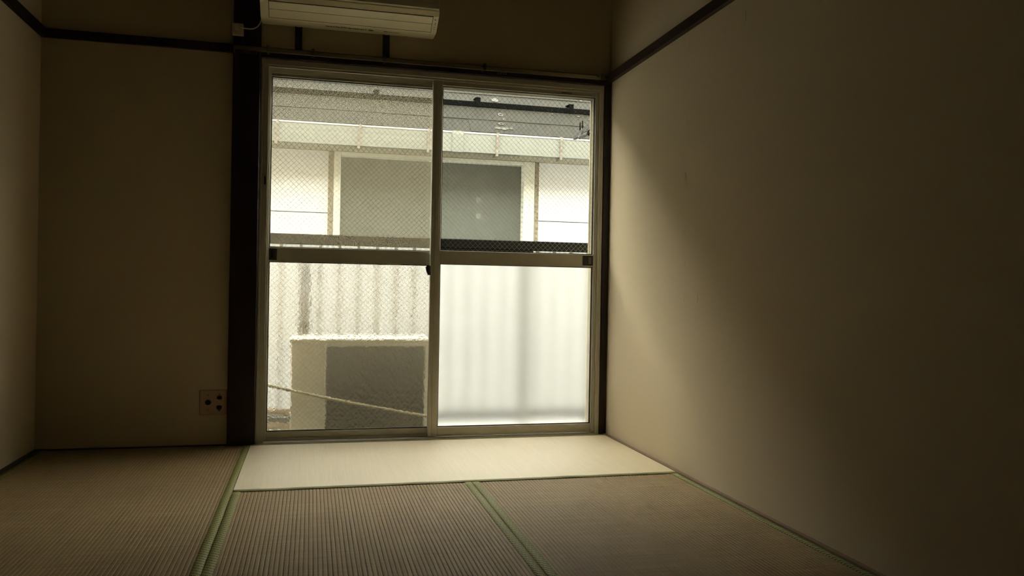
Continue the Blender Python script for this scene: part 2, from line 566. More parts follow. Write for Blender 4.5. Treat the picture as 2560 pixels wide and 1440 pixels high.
# ------------------------------------------------------------------ straw mats
def ribbed(bm, x0, x1, y0, y1, ztop, thick, axis, pitch, depth):
    """slab whose top is woven into parallel ribs along `axis` (0 = x, 1 = y)"""
    a0, a1 = (x0, x1) if axis == 1 else (y0, y1)
    l0, l1 = (y0, y1) if axis == 1 else (x0, x1)
    n = max(1, round((a1 - a0) / pitch))
    st = (a1 - a0) / n
    prof = []
    ts = (0.0, 0.05, 0.12, 0.25, 0.5, 0.75, 0.88, 0.95)
    for i in range(n):
        for t in ts:
            prof.append((a0 + (i + t) * st, ztop - depth * abs(2 * t - 1) ** 4))
    prof.append((a1, ztop - depth))
    m = 22
    rows = []
    for j in range(m + 1):
        l = l0 + (l1 - l0) * j / m
        sag = 0.0
        rows.append([bm.verts.new((p[0], l, p[1] + sag) if axis == 1 else (l, p[0], p[1] + sag)) for p in prof])
    fs = []
    for A, B in zip(rows, rows[1:]):
        for k in range(len(prof) - 1):
            fs.append(bm.faces.new((A[k], A[k + 1], B[k + 1], B[k])))
    bz = ztop - thick
    e = [bm.verts.new((x, y, bz)) for x, y in ((x0, y0), (x1, y0), (x1, y1), (x0, y1))]
    if axis == 1:
        fs.append(bm.faces.new(rows[0] + [e[1], e[0]]))
        fs.append(bm.faces.new(rows[-1][::-1] + [e[3], e[2]]))
        fs.append(bm.faces.new([r[0] for r in rows][::-1] + [e[0], e[3]]))
        fs.append(bm.faces.new([r[-1] for r in rows] + [e[2], e[1]]))
    else:
        fs.append(bm.faces.new(rows[0][::-1] + [e[0], e[3]][::1]))
        fs.append(bm.faces.new(rows[-1] + [e[2], e[1]]))
        fs.append(bm.faces.new([r[0] for r in rows] + [e[1], e[0]]))
        fs.append(bm.faces.new([r[-1] for r in rows][::-1] + [e[3], e[2]]))
    fs.append(bm.faces.new(e))
    bmesh.ops.recalc_face_normals(bm, faces=bm.faces[:])


def border(name, x0, x1, y0, y1, z, mat, parent, n=40):
    """slim cloth band, slightly pillowed and wavering along its length"""
    bm = bmesh.new()
    cols = [(0, -0.003), (0.025, 0.0), (0.5, 0.0007), (0.975, 0.0), (1, -0.003)]
    rows = []
    for j in range(n + 1):
        y = y0 + (y1 - y0) * j / n
        w = 0.0006 * math.sin(j * 1.7) + 0.0004 * math.sin(j * 0.6 + 1)
        rows.append([bm.verts.new((x0 + (x1 - x0) * c + (w if 0 < i < 4 else 0), y, z + h)) for i, (c, h) in enumerate(cols)])
    for A, B in zip(rows, rows[1:]):
        for k in range(4):
            bm.faces.new((A[k], A[k + 1], B[k + 1], B[k]))
    bm.faces.new(rows[0])
    bm.faces.new(rows[-1][::-1])
    for k in range(n):
        bm.faces.new((rows[k][4], rows[k][0], rows[k + 1][0], rows[k + 1][4]))
    bmesh.ops.recalc_face_normals(bm, faces=bm.faces[:])
    return obj(name, bm, mat, parent, True)


HW = 0.0285


def mat_long(x0, x1, y0, y1, label, left_mat, right_mat):
    e = empty('tatami_mat', ((x0 + x1) / 2, (y0 + y1) / 2, -0.05))
    tag(e, label, 'straw mat', 'straw floor mats')
    bm = bmesh.new()
    ribbed(bm, x0, x1, y0, y1, 0.0, 0.05, 1, 0.0126, 0.0021)
    obj('woven_surface', bm, MT['tatami_y'], e, False)
    border('cloth_border', x0 - 0.0002, x0 + HW, y0, y1, 0.0018, MT[left_mat], e)
    border('cloth_border', x1 - HW, x1 + 0.0002, y0, y1, 0.0018, MT[right_mat], e)
    return e


mat_long(0.0235, 0.8985, -1.762, -0.0135, 'ribbed brown straw mat lying between left wall and pillar', 'heri_y', 'heri_y')
mat_long(0.0235, 0.8985, -3.52, -1.766, 'ribbed brown straw mat at the near left, behind the first', 'heri_y', 'heri_y')
mat_long(0.8998, 1.7665, -2.64, -0.889, 'ribbed brown straw mat in the middle between two green seams', 'heri_y', 'heri_y')
mat_long(1.7678, 2.6225, -2.64, -0.889, 'ribbed brown straw mat lying along the right wall', 'heri_y', 'heri_dash')
# the smooth mat under the window, colour lightened for reed sheen, laid across and standing slightly proud
e = empty('tatami_mat', (1.76, -0.45, -0.05))
tag(e, 'smooth straw mat, colour lightened for sheen, laid crosswise below the sliding window', 'straw mat', 'straw floor mats')
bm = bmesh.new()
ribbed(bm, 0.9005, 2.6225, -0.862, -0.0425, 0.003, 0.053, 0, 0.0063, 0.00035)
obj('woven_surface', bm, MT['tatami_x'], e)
for yy in (-0.8855, -0.019):
    bm = bmesh.new()
    n = 60
    prof = [(-0.0032, -0.02), (-0.0034, -0.0015), (-0.0010, 0.0022), (0.0070, 0.0050), (0.0235, 0.0036), (0.0235, -0.02)]
    prev = None
    allr = []
    for j in range(n + 1):
        x = 0.9005 + (2.6225 - 0.9005) * j / n
        w = 0.0009 * math.sin(j * 0.9) * (0.4 + 0.6 * math.sin(j * 0.31))
        s = 1 if yy < -0.5 else -1
        allr.append([bm.verts.new((x, yy + s * p[0], p[1] + (w if 0 < i < 5 else 0))) for i, p in enumerate(prof)])
    for A, B in zip(allr, allr[1:]):
        for k in range(5):
            bm.faces.new((A[k], A[k + 1], B[k + 1], B[k]))
        bm.faces.new((A[5], A[0], B[0], B[5]))
    bm.faces.new(allr[0])
    bm.faces.new(allr[-1][::-1])
    bmesh.ops.recalc_face_normals(bm, faces=bm.faces[:])
    obj('cloth_border', bm, MT['cord'], e, True)
e = empty('tatami_mat', (1.76, -3.08, -0.05))
tag(e, 'ribbed brown straw mat laid crosswise behind the viewer', 'straw mat', 'straw floor mats')
bm = bmesh.new()
ribbed(bm, 0.9005, 2.6225, -3.52, -2.644, 0.0, 0.05, 0, 0.0126, 0.003)
obj('woven_surface', bm, MT['tatami_y'], e)
bx('cloth_border', (0.9005, 2.6225, -3.52, -3.4915, 0.0, 0.002), MT['cord'], e)
bx('cloth_border', (0.9005, 2.6225, -2.6725, -2.644, 0.0, 0.002), MT['cord'], e)

# ------------------------------------------------------------------ sliding window
win = empty('window_1', (1.76, 0.04, 0.0))
tag(win, 'two-leaf aluminium sliding window with wired and frosted panes', 'window', kind='structure')
FX0, FX1, FZ1 = 0.9190, 2.602, 1.789
# outer frame
bm = bmesh.new()
box(bm, FX0, FX1, -0.006, 0.115, 1.762, FZ1, 0.0015)
box(bm, FX0, FX1, -0.004, 0.004, 1.752, 1.762)
box(bm, FX0, FX1, 0.036, 0.040, 1.735, 1.762)
box(bm, FX0, FX1, 0.074, 0.078, 1.735, 1.762)
box(bm, FX0, FX1, 0.109, 0.115, 1.735, 1.762)
obj('frame_head', bm, MT['alu'], win)
bm = bmesh.new()
box(bm, FX0, FX1, -0.006, 0.115, -0.02, 0.006, 0.0015)
box(bm, FX0, FX1, 0.036, 0.040, 0.006, 0.018)
box(bm, FX0, FX1, 0.072, 0.076, 0.006, 0.018)
box(bm, FX0, FX1, 0.108, 0.115, 0.006, 0.018)
obj('frame_sill', bm, MT['alu'], win)
for s, (a, b) in ((1, (FX0, FX0 + 0.010)), (-1, (FX1 - 0.010, FX1))):
    bm = bmesh.new()
    box(bm, a, b, -0.006, 0.115, 0.006, 1.762, 0.0012)
    q = b if s > 0 else a
    for y0, y1, w in ((-0.005, 0.001, 0.024 if s > 0 else 0.012), (0.036, 0.040, 0.02 if s > 0 else 0.012), (0.074, 0.078, 0.022), (0.109, 0.115, 0.022)):
        box(bm, min(q, q + s * w), max(q, q + s * w), y0, y1, 0.006, 1.762)
    obj('frame_jamb', bm, MT['alu'], win)
bx('strike_rubber', (0.9405, 0.9475, -0.010, -0.005, 1.205, 1.243), MT['gasket'], win, 0.001)


def wires(bm, x0, x1, z0, z1, y, pitch=0.0250, w=0.00085, ox=0.0):
    def bar(p, q):
        d = (q - p).normalized()
        n = Vector((-d.z, 0, d.x)) * (w / 2)
        vv = []
        for yy in (y - w / 2, y + w / 2):
            for pt in (p - n, p + n, q + n, q - n):
                vv.append(bm.verts.new((pt.x, yy, pt.z)))
        for f in ((0, 1, 2, 3), (7, 6, 5, 4), (0, 4, 5, 1), (1, 5, 6, 2), (2, 6, 7, 3), (3, 7, 4, 0)):
            bm.faces.new([vv[i] for i in f])
    W_, H_ = x1 - x0, z1 - z0
    c = -H_ + ox
    while c < W_:
        # rising line x = x0+c+t, z = z0+t
        t0 = max(0, -c)
        t1 = min(H_, W_ - c)
        if t1 - t0 > 0.002:
            bar(Vector((x0 + c + t0, y, z0 + t0)), Vector((x0 + c + t1, y, z0 + t1)))
        # falling line z = z1 - t
            bar(Vector((x0 + c + t0, y, z1 - t0)), Vector((x0 + c + t1, y, z1 - t1)))
        c += pitch
    bmesh.ops.recalc_face_normals(bm, faces=bm.faces[:])


def gasket(x0, x1, z0, z1, y0, y1, parent, w=0.0035):
    return boxes('gasket', [(x0 - w, x0, y0, y1, z0 - w, z1 + w), (x1, x1 + w, y0, y1, z0 - w, z1 + w),
                            (x0, x1, y0, y1, z0 - w, z0), (x0, x1, y0, y1, z1, z1 + w)], MT['gasket'], parent)


def stile(bm, x0, x1, y0, y1, z0, z1, groove=True):
    box(bm, x0, x1, y0, y1, z0, z1, 0.002)
    if groove:   # raised rib down the room-side face
        m = (x0 + x1) / 2
        w = (x1 - x0)
        box(bm, m - w * 0.12, m + w * 0.30, y0 - 0.0025, y0 + 0.001, z0 + 0.001, z1 - 0.001, 0.0008)


# right leaf: inner track, in front
bm = bmesh.new()
stile(bm, 1.722, 1.7695, 0.006, 0.034, 0.010, 1.757)
stile(bm, 2.5605, 2.588, 0.006, 0.034, 0.010, 1.757)
sr = obj('sash', bm, MT['alu'], win)
sr['label'] = 'right sliding leaf with wired upper and frosted lower pane'


def hrail(name, x0, x1, y0, y1, z0, z1, par, lip=True):
    bm_ = bmesh.new()
    box(bm_, x0, x1, y0, y1, z0, z1, 0.0015)
    if lip:
        box(bm_, x0, x1, y0 - 0.002, y0 + 0.001, z1 - 0.006, z1 - 0.001)
        box(bm_, x0, x1, y0 - 0.002, y0 + 0.001, z0 + 0.001, z0 + 0.005)
    return obj(name, bm_, MT['alu'], par)


hrail('rail', 1.7697, 2.5603, 0.008, 0.032, 1.730, 1.757, sr)
hrail('rail', 1.7697, 2.5603, 0.008, 0.032, 0.8575, 0.9225, sr)
hrail('rail', 1.7697, 2.5603, 0.008, 0.032, 0.0105, 0.0555, sr)
gasket(1.7735, 2.5565, 0.926, 1.7265, 0.014, 0.026, sr)
gasket(1.7735, 2.5565, 0.059, 0.854, 0.014, 0.026, sr)
bx('pane', (1.7735, 2.5565, 0.017, 0.023, 0.926, 1.7265), MT['glass'], sr)
bx('pane', (1.7735, 2.5565, 0.017, 0.023, 0.059, 0.854), MT['frost'], sr)
bm = bmesh.new()
wires(bm, 1.7740, 2.5560, 0.9265, 1.7260, 0.020, ox=0.01)
obj('wire_mesh', bm, MT['wire'], sr)
# finger pull, right
bm = bmesh.new()
box(bm, 2.505, 2.5595, 0.0045, 0.0078, 0.866, 0.9155, 0.001)
obj('finger_pull', bm, MT['blackp'], sr)
bm = bmesh.new()
box(bm, 2.534, 2.550, 0.0025, 0.006, 0.873, 0.908, 0.001)
obj('finger_pull_slider', bm, MT['alu_dark'], sr)
# maker's sticker on the top rail (unreadable dark block and a reddish end)
boxes('sticker', [(2.378, 2.419, 0.0066, 0.0079, 1.7385, 1.7455)], MT['print'], sr)
boxes('sticker', [(2.421, 2.430, 0.0066, 0.0079, 1.738, 1.7445)], MT['label_red'], sr)
# crescent lock on the meeting stile
bm = bmesh.new()
tube(bm, [(1.712, -0.004, 0.806), (1.709, -0.006, 0.824), (1.707, -0.007, 0.838), (1.709, -0.008, 0.85)], [0.006, 0.010, 0.010, 0.006], 8)
box(bm, 1.709, 1.7225, -0.006, 0.012, 0.80, 0.846, 0.002)
obj('lock', bm, MT['blackp'], sr)
bx('lock_tab', (1.7005, 1.7145, -0.014, -0.006, 0.848, 0.860), MT['tab'], sr, 0.001)

# left leaf: outer track, behind
bm = bmesh.new()
stile(bm, 0.943, 0.9635, 0.044, 0.071, 0.010, 1.757)
stile(bm, 1.7315, 1.768, 0.044, 0.071, 0.010, 1.757)
sl = obj('sash', bm, MT['alu'], win)
sl['label'] = 'left sliding leaf with wired upper and hammered lower pane'
hrail('rail', 0.9637, 1.7313, 0.046, 0.069, 1.722, 1.757, sl)
hrail('rail', 0.9637, 1.7313, 0.046, 0.069, 0.850, 0.918, sl)
hrail('rail', 0.9637, 1.7313, 0.046, 0.069, 0.0105, 0.0475, sl)
gasket(0.9675, 1.7275, 0.9215, 1.7185, 0.052, 0.064, sl)
gasket(0.9675, 1.7275, 0.051, 0.8465, 0.052, 0.064, sl)
bx('pane', (0.9675, 1.7275, 0.055, 0.061, 0.9215, 1.7185), MT['glass'], sl)
bx('pane', (0.9675, 1.7275, 0.055, 0.061, 0.051, 0.8465), MT['pattern'], sl)
bm = bmesh.new()
wires(bm, 0.968, 1.727, 0.922, 1.718, 0.058)
obj('wire_mesh', bm, MT['wire'], sl)
bm = bmesh.new()
wires(bm, 0.968, 1.727, 0.0515, 0.846, 0.0535, w=0.0009, ox=0.02)
obj('wire_mesh', bm, MT['wire_dark'], sl)
bx('finger_pull', (0.9640, 1.000, 0.0425, 0.0458, 0.858, 0.910), MT['blackp'], sl, 0.001)
bx('finger_pull_slider', (0.972, 0.984, 0.0405, 0.0440, 0.866, 0.902), MT['gasket'], sl, 0.001)

# insect screen on the outermost track behind the left leaf
bm = bmesh.new()
box(bm, 0.943, 0.961, 0.084, 0.102, 0.018, 1.757)
box(bm, 1.745, 1.768, 0.084, 0.102, 0.018, 1.757)
box(bm, 0.961, 1.745, 0.084, 0.102, 1.730, 1.757)
box(bm, 0.961, 1.745, 0.084, 0.102, 0.018, 0.044)
scr = obj('insect_screen', bm, MT['alu'], win)
scr['label'] = 'fine grey insect screen behind the left leaf'
bm = bmesh.new()
vv = [bm.verts.new(p) for p in ((0.961, 0.093, 0.044), (1.745, 0.093, 0.044), (1.745, 0.093, 1.730), (0.961, 0.093, 1.730))]
bm.faces.new(vv)
obj('netting', bm, MT['net'], scr)

# ------------------------------------------------------------------ air conditioner
ac = empty('air_conditioner', (1.3165, -0.1, 1.945))
tag(ac, 'ivory wall air conditioner above the window, cut by the picture top', 'air conditioner')
AX0, AX1 = 0.918, 1.7155
prof = [(-0.006, 1.947), (-0.090, 1.945), (-0.105, 1.9485), (-0.186, 1.998), (-0.200, 2.018), (-0.200, 2.03), (-0.195, 2.21), (-0.16, 2.225), (-0.006, 2.225)]
bm = bmesh.new()
prism(bm, prof, 0, AX0, AX1)
bmesh.ops.bevel(bm, geom=[e_ for e_ in bm.edges if abs(e_.verts[0].co.x - e_.verts[1].co.x) < 1e-5], offset=0.003, segments=2, affect='EDGES')
obj('body', bm, MT['acwhite'], ac)
bm = bmesh.new()
prism(bm, [(-0.199, 2.022), (-0.2125, 2.026), (-0.214, 2.05), (-0.208, 2.205), (-0.199, 2.21)], 0, AX0 + 0.004, AX1 - 0.004)
obj('front_panel', bm, MT['acpanel'], ac)


def slab(bm_, p, q, x0, x1, out, th):
    """thin plate lying on the sloping face between profile points p and q (y,z)"""
    p, q = Vector(p), Vector(q)
    d = (q - p).normalized()
    n = Vector((d.y, -d.x))
    if n.x > 0:
        n = -n
    a, b = p + n * out, q + n * out
    c, d2 = q + n * (out - th), p + n * (out - th)
    prism(bm_, [tuple(a), tuple(b), tuple(c), tuple(d2)], 0, x0, x1)


P1, P2 = Vector((-0.105, 1.9485)), Vector((-0.186, 1.998))
L = P2 - P1
bm = bmesh.new()
slab(bm, P1 + L * 0.0, P1 + L * 1.0, AX0 + 0.036, AX1 - 0.026, 0.0006, 0.003)
obj('louver_gap', bm, MT['acline'], ac)
for t0, t1 in ((0.045, 0.53), (0.555, 0.975)):
    bm = bmesh.new()
    slab(bm, P1 + L * t0, P1 + L * t1, AX0 + 0.0385, AX1 - 0.0285, 0.0032, 0.003)
    obj('louver', bm, MT['acwhite'], ac)
# unreadable small print along the underside and two small marks at the end
bm = bmesh.new()
x = 1.205
while x < 1.385:
    w = rnd.uniform(0.003, 0.007)
    y = -0.062 + rnd.uniform(-0.003, 0.003)
    zz = 1.9457
    box(bm, x, x + w, y - 0.0085, y + 0.0045, zz - 0.0012, zz + 0.0004)
    x += w + rnd.choice((0.001, 0.0015, 0.002, 0.004))
box(bm, 1.472, 1.488, -0.0665, -0.0575, 1.9445, 1.946)
x = 1.490
while x < 1.545:
    w = rnd.uniform(0.002, 0.005)
    box(bm, x, x + w, -0.0635, -0.0595, 1.9445, 1.946)
    x += w + 0.0015
obj('small_print', bm, MT['print'], ac)['kind'] = 'stuff'
bm = bmesh.new()
vs2 = [bm.verts.new((1.412 + 0.013 * math.cos(a * math.pi / 8), -0.062 + 0.009 * math.sin(a * math.pi / 8), 1.9447)) for a in range(16)]
top2 = [bm.verts.new((v.co.x, v.co.y, 1.9462)) for v in vs2]
bm.faces.new(vs2[::-1])
bm.faces.new(top2)
for i in range(16):
    bm.faces.new((vs2[i], vs2[(i + 1) % 16], top2[(i + 1) % 16], top2[i]))
obj('oval_mark', bm, MT['print'], ac)
bm = bmesh.new()
D = Vector((0, L.x, L.y)).normalized()
NN = Vector((0, D.z, -D.y))
if NN.y > 0:
    NN = -NN
cx_ = AX1 - 0.0135


def mark(bm_, t, pts):
    base = Vector((cx_, P1.x + L.x * t, P1.y + L.y * t)) + NN * 0.0006
    A = [bm_.verts.new(base + Vector((1, 0, 0)) * a + D * b) for a, b in pts]
    B = [bm_.verts.new(v.co - NN * 0.002) for v in A]
    bm_.faces.new(A)
    bm_.faces.new(B[::-1])
    for i in range(len(A)):
        bm_.faces.new((A[i], B[i], B[(i + 1) % len(A)], A[(i + 1) % len(A)]))


mark(bm, 0.80, [(-0.004, -0.004), (0.004, 0.0), (-0.004, 0.004)])
for k, t in enumerate((0.58, 0.47, 0.33)):
    arc = [(0.005 * math.cos(a), 0.004 * math.sin(a)) for a in [i * 0.5 - 1.6 + k for i in range(8)]]
    arc += [(0.0032 * math.cos(a), 0.0024 * math.sin(a)) for a in [i * 0.5 - 1.6 + k for i in range(7, -1, -1)]]
    mark(bm, t, arc)
mark(bm, 0.24, [(-0.005, -0.003), (0.004, -0.003), (0.004, -0.0015), (-0.005, -0.0015)])
bmesh.ops.recalc_face_normals(bm, faces=bm.faces[:])
obj('icon_marks', bm, MT['print'], ac)
tb('cable_loop', [(1.575, -0.02, 1.952), (1.585, -0.02, 1.944), (1.60, -0.02, 1.938), (1.617, -0.02, 1.9365), (1.634, -0.02, 1.939), (1.648, -0.02, 1.946), (1.652, -0.02, 1.953)],
   0.0014, MT['acwhite'], ac, 8)
# cord and plug
pts = []
ctrl = [Vector((0.832, -0.073, 1.9015)), Vector((0.895, -0.070, 1.890)), Vector((0.912, -0.045, 1.915)), Vector((0.9205, -0.030, 1.975))]
for i in range(21):
    t = i / 20
    pts.append(ctrl[0] * (1 - t) ** 3 + ctrl[1] * 3 * t * (1 - t) ** 2 + ctrl[2] * 3 * t * t * (1 - t) + ctrl[3] * t ** 3)
tb('power_cord', pts, 0.0032, MT['ivory'], ac, 8)
bm = bmesh.new()
box(bm, 0.808, 0.826, -0.088, -0.064, 1.888, 1.912, 0.003, 2)
for k in range(5):
    r_ = 0.0062 - 0.0006 * k
    tube(bm, [(0.8255 + k * 0.0032, -0.074, 1.902), (0.8278 + k * 0.0032, -0.074, 1.9018)], r_, 8)
obj('plug', bm, MT['ivory'], ac)

# socket on the pillar
so = empty('wall_socket', (0.8175, -0.03, 1.872))
tag(so, 'small ivory socket box high on the dark pillar with a plug in it', 'socket')
bx('socket_box', (0.793, 0.842, -0.062, -0.0305, 1.872, 1.923), MT['ivory'], so, 0.003, 2)
bx('socket_face', (0.797, 0.838, -0.064, -0.0615, 1.882, 1.919), MT['ivory'], so, 0.001)

# slotted steel strips behind the air conditioner
for k, (x0, x1, lb) in enumerate(((1.0665, 1.099, 'black slotted steel strip below the left half of the air conditioner'),
                                  (1.4725, 1.505, 'black slotted steel strip below the right half of the air conditioner'))):
    b_ = empty('slotted_bracket', ((x0 + x1) / 2, -0.003, 1.84))
    tag(b_, lb, 'bracket', 'steel strips under the air conditioner')
    bm = bmesh.new()
    y0, y1 = -0.0055, -0.0005
    box(bm, x0, x0 + 0.0125, y0, y1, 1.8385, 2.20)
    box(bm, x1 - 0.0125, x1, y0, y1, 1.8385, 2.20)
    box(bm, x0, x0 + 0.004, -0.012, y0, 1.8385, 2.20)
    box(bm, x1 - 0.004, x1, -0.012, y0, 1.8385, 2.20)
    z = 1.8385
    while z < 2.19:
        box(bm, x0 + 0.0125, x1 - 0.0125, y0, y1, z, z + 0.014)
        z += 0.026
    box(bm, x0 + 0.0125, x1 - 0.0125, -0.0018, -0.0005, 1.8385, 2.20)
    obj('strip', bm, MT['steel'], b_)

# ------------------------------------------------------------------ curtain rail
cr = empty('curtain_rail', (1.69, -0.05, 1.80))
tag(cr, 'double metal curtain rail with brackets along the dark lintel', 'curtain rail')


def c_rail(y, z, x0, x1):
    bm_ = bmesh.new()
    w, h, t = 0.011, 0.010, 0.0012
    prism(bm_, [(y - w / 2, z), (y - w / 2 + 0.003, z), (y - w / 2 + 0.003, z + t), (y - w / 2 + t, z + t), (y - w / 2 + t, z + h - t),
                (y + w / 2 - t, z + h - t), (y + w / 2 - t, z + t), (y + w / 2 - 0.003, z + t), (y + w / 2 - 0.003, z), (y + w / 2, z),
                (y + w / 2, z + h), (y - w / 2, z + h)], 0, x0, x1)
    return obj('rail', bm_, MT['railmetal'], cr)


c_rail(-0.072, 1.800, 0.803, 2.590)
c_rail(-0.045, 1.816, 0.803, 2.590)
for xb in (0.95, 1.15, 1.48, 1.96, 2.56):
    bm = bmesh.new()
    box(bm, xb - 0.006, xb + 0.006, -0.082, -0.0183, 1.8275, 1.8305)
    box(bm, xb - 0.006, xb + 0.006, -0.0215, -0.0183, 1.805, 1.8275)
    box(bm, xb - 0.006, xb + 0.006, -0.081, -0.078, 1.799, 1.8275)
    box(bm, xb - 0.006, xb + 0.006, -0.081, -0.070, 1.8105, 1.813)
    obj('bracket', bm, MT['runner'], cr)
bm = bmesh.new()
tube(bm, [(0, -0.0035, 0.006), (0, 0.0035, 0.006)], 0.0042, 8)
tube(bm, [(0, 0, 0.004), (0, 0, -0.003)], 0.0014, 6)
for k in range(12):
    a0, a1 = 2 * math.pi * k / 12, 2 * math.pi * (k + 1) / 12
    tube(bm, [(0, 0.0052 * math.sin(a0), -0.008 + 0.0052 * math.cos(a0)), (0, 0.0052 * math.sin(a1), -0.008 + 0.0052 * math.cos(a1))], 0.0011, 5, False)
run = obj('runner', bm, MT['runner'], cr, origin=(0, 0, 0))
xs = [0.806 + 0.0085 * i for i in range(12)] + [2.025 + 0.0085 * i for i in range(6)]
place(run, (xs[0], -0.072, 1.7995), cr)
for xx in xs[1:]:
    clone(run, 'runner', (xx, -0.072, 1.7995), cr)
for yy, zz in ((-0.072, 1.799), (-0.045, 1.815)):
    bx('end_cap', (0.798, 0.8035, yy - 0.0065, yy + 0.0065, zz, zz + 0.012), MT['runner'], cr, 0.001)

# ------------------------------------------------------------------ low outlet plate
ol = empty('outlet_plate', (0.734, -0.003, 0.140))
tag(ol, 'square pinkish outlet plate with three dark holes beside the pillar foot', 'outlet')
bx('plate', (0.676, 0.7935, -0.006, -0.0005, 0.141, 0.254), MT['plate'], ol, 0.0015)


def disc(name, x, z, rx, rz, mat, parent, y0=-0.0085, y1=-0.0055, n=14, flat=1.0):
    bm_ = bmesh.new()
    A = []
    for i in range(n):
        a = 2 * math.pi * i / n
        cx, cz = math.cos(a), math.sin(a)
        A.append((max(-flat, min(flat, cx)) * rx, cz * rz))
    F = [bm_.verts.new((x + a, y0, z + b)) for a, b in A]
    G = [bm_.verts.new((x + a, y1, z + b)) for a, b in A]
    bm_.faces.new(F)
    bm_.faces.new(G[::-1])
    for i in range(n):
        bm_.faces.new((F[i], G[i], G[(i + 1) % n], F[(i + 1) % n]))
    bmesh.ops.recalc_face_normals(bm_, faces=bm_.faces[:])
    return obj(name, bm_, mat, parent)


disc('socket', 0.7115, 0.1985, 0.0125, 0.0115, MT['hole'], ol, y0=-0.013)
disc('socket', 0.760, 0.2195, 0.0125, 0.0085, MT['hole'], ol, flat=0.85)
disc('socket', 0.759, 0.1755, 0.0120, 0.0085, MT['hole'], ol, flat=0.85)
for x, z in ((0.7115, 0.231), (0.7105, 0.164), (0.7605, 0.2325), (0.7590, 0.1625)):
    disc('screw', x, z, 0.0032, 0.0032, MT['print'], ol, y0=-0.0068)

# ------------------------------------------------------------------ outside: own building, balcony
tag(boxes('wall_outside', [(-4.0, -0.101, 0.0, 0.12, -3.0, 2.53), (RW + 0.101, 7.0, 0.0, 0.12, -3.0, 2.53),
                           (-0.101, RW + 0.101, 0.0, 0.12, -3.0, -0.091)], MT['outer']),
    'rendered outer wall of the building around the window', 'wall', kind='structure')
tag(boxes('floor_2', [(-1.0, 2.95, 0.121, 0.86, -0.26, -0.12)], MT['concrete']),
    'concrete balcony floor outside the window', 'balcony floor', kind='structure')
tag(boxes('floor_3', [(-14, 18, 0.121, 30, -3.1, -3.0)], MT['ground']),
    'ground far below between the two houses', 'ground', kind='structure')

br = empty('balcony_railing', (1.0, 0.7, -0.12))
tag(br, 'dark balcony railing with thin balusters and a white corrugated sheet behind it', 'railing')
RY = 0.70
bx('handrail', (-0.95, 2.815, RY - 0.03, RY + 0.03, 0.965, 1.022), MT['rail'], br, 0.004)
bx('handrail', (2.765, 2.815, 0.125, RY - 0.031, 0.965, 1.022), MT['rail'], br, 0.004)
bx('sub_rail', (1.86, 2.425, RY - 0.035, RY - 0.012, 0.944, 0.9645), MT['rail'], br)
bx('bottom_rail', (-0.95, 2.80, RY - 0.018, RY + 0.018, -0.035, 0.018), MT['brail'], br)
bx('bottom_rail', (2.775, 2.805, 0.125, RY - 0.019, -0.035, 0.018), MT['brail'], br)
for xp in (-0.94, 0.72, 2.392, 2.79):
    bx('post', (xp - 0.016, xp + 0.016, RY - 0.019, RY + 0.019, -0.12, 0.965), MT['post'], br)
bal = None
xs = [0.997 + 0.1045 * i for i in range(-17, 18)]
for xx in xs:
    if abs(xx - 2.392) < 0.03 or abs(xx - 0.72) < 0.03 or xx > 2.77:
        continue
    if bal is None:
        bal = bx('baluster', (xx - 0.008, xx + 0.008, RY - 0.01, RY + 0.006, 0.018, 0.965), MT['bal'], br)
    else:
        clone(bal, 'baluster', (xx, RY - 0.002, 0.018), br)
for k in range(5):
    clone(bal, 'baluster', (2.79, 0.2 + 0.1 * k, 0.018), br)


def corrugated(x0, x1, y, z0, z1, pitch, amp, along=0):
    bm_ = bmesh.new()
    n = int((x1 - x0) / pitch * 8)
    A, B = [], []
    for i in range(n + 1):
        x = x0 + (x1 - x0) * i / n
        yy = y + amp * math.sin(2 * math.pi * (x - x0) / pitch)
        pa = (x, yy) if along == 0 else (yy, x)
        A.append(bm_.verts.new((*pa, z0)))
        B.append(bm_.verts.new((*pa, z1)))
    for i in range(n):
        bm_.faces.new((A[i], A[i + 1], B[i + 1], B[i]))
    return bm_


obj('corrugated_sheet', corrugated(-0.95, 2.84, RY + 0.035, -0.05, 0.985, 0.0325, 0.0025), MT['sheet'], br, True)
obj('corrugated_sheet', corrugated(0.125, RY + 0.03, 2.835, -0.05, 0.985, 0.0325, 0.0025, 1), MT['sheet'], br, True)

# outdoor unit of the air conditioner, its back to the room
ou = empty('outdoor_unit', (1.41, 0.38, -0.12))
tag(ou, 'beige air conditioner outdoor unit behind the hammered glass', 'outdoor unit')
bm = bmesh.new()
box(bm, 1.066, 1.238, 0.255, 0.50, -0.075, 0.455, 0.004)
box(bm, 1.238, 1.755, 0.27, 0.50, -0.075, 0.455)
box(bm, 1.736, 1.757, 0.255, 0.27, -0.075, 0.455)
box(bm, 1.238, 1.736, 0.257, 0.27, -0.075, -0.03)
box(bm, 1.238, 1.736, 0.257, 0.27, 0.435, 0.455)
obj('casing', bm, MT['unit'], ou)
bx('top_plate', (1.058, 1.764, 0.245, 0.508, 0.4555, 0.475), MT['unit'], ou, 0.004)
bm = bmesh.new()
x = 1.241
while x < 1.733:
    box(bm, x, x + 0.0025, 0.258, 0.2697, -0.029, 0.434)
    x += 0.0085
obj('coil_fins', bm, MT['coil'], ou)
bx('coil', (1.2385, 1.7355, 0.2655, 0.2695, -0.0295, 0.4345), MT['coil'], ou)
for xf in (1.12, 1.64):
    bx('foot', (xf, xf + 0.06, 0.25, 0.505, -0.12, -0.0755), MT['blackp'], ou)
bm = bmesh.new()
tube(bm, [(1.41 - 0.0, 0.5005, 0.18), (1.41, 0.512, 0.18)], 0.19, 24)
obj('fan_grille', bm, MT['blackp'], ou)
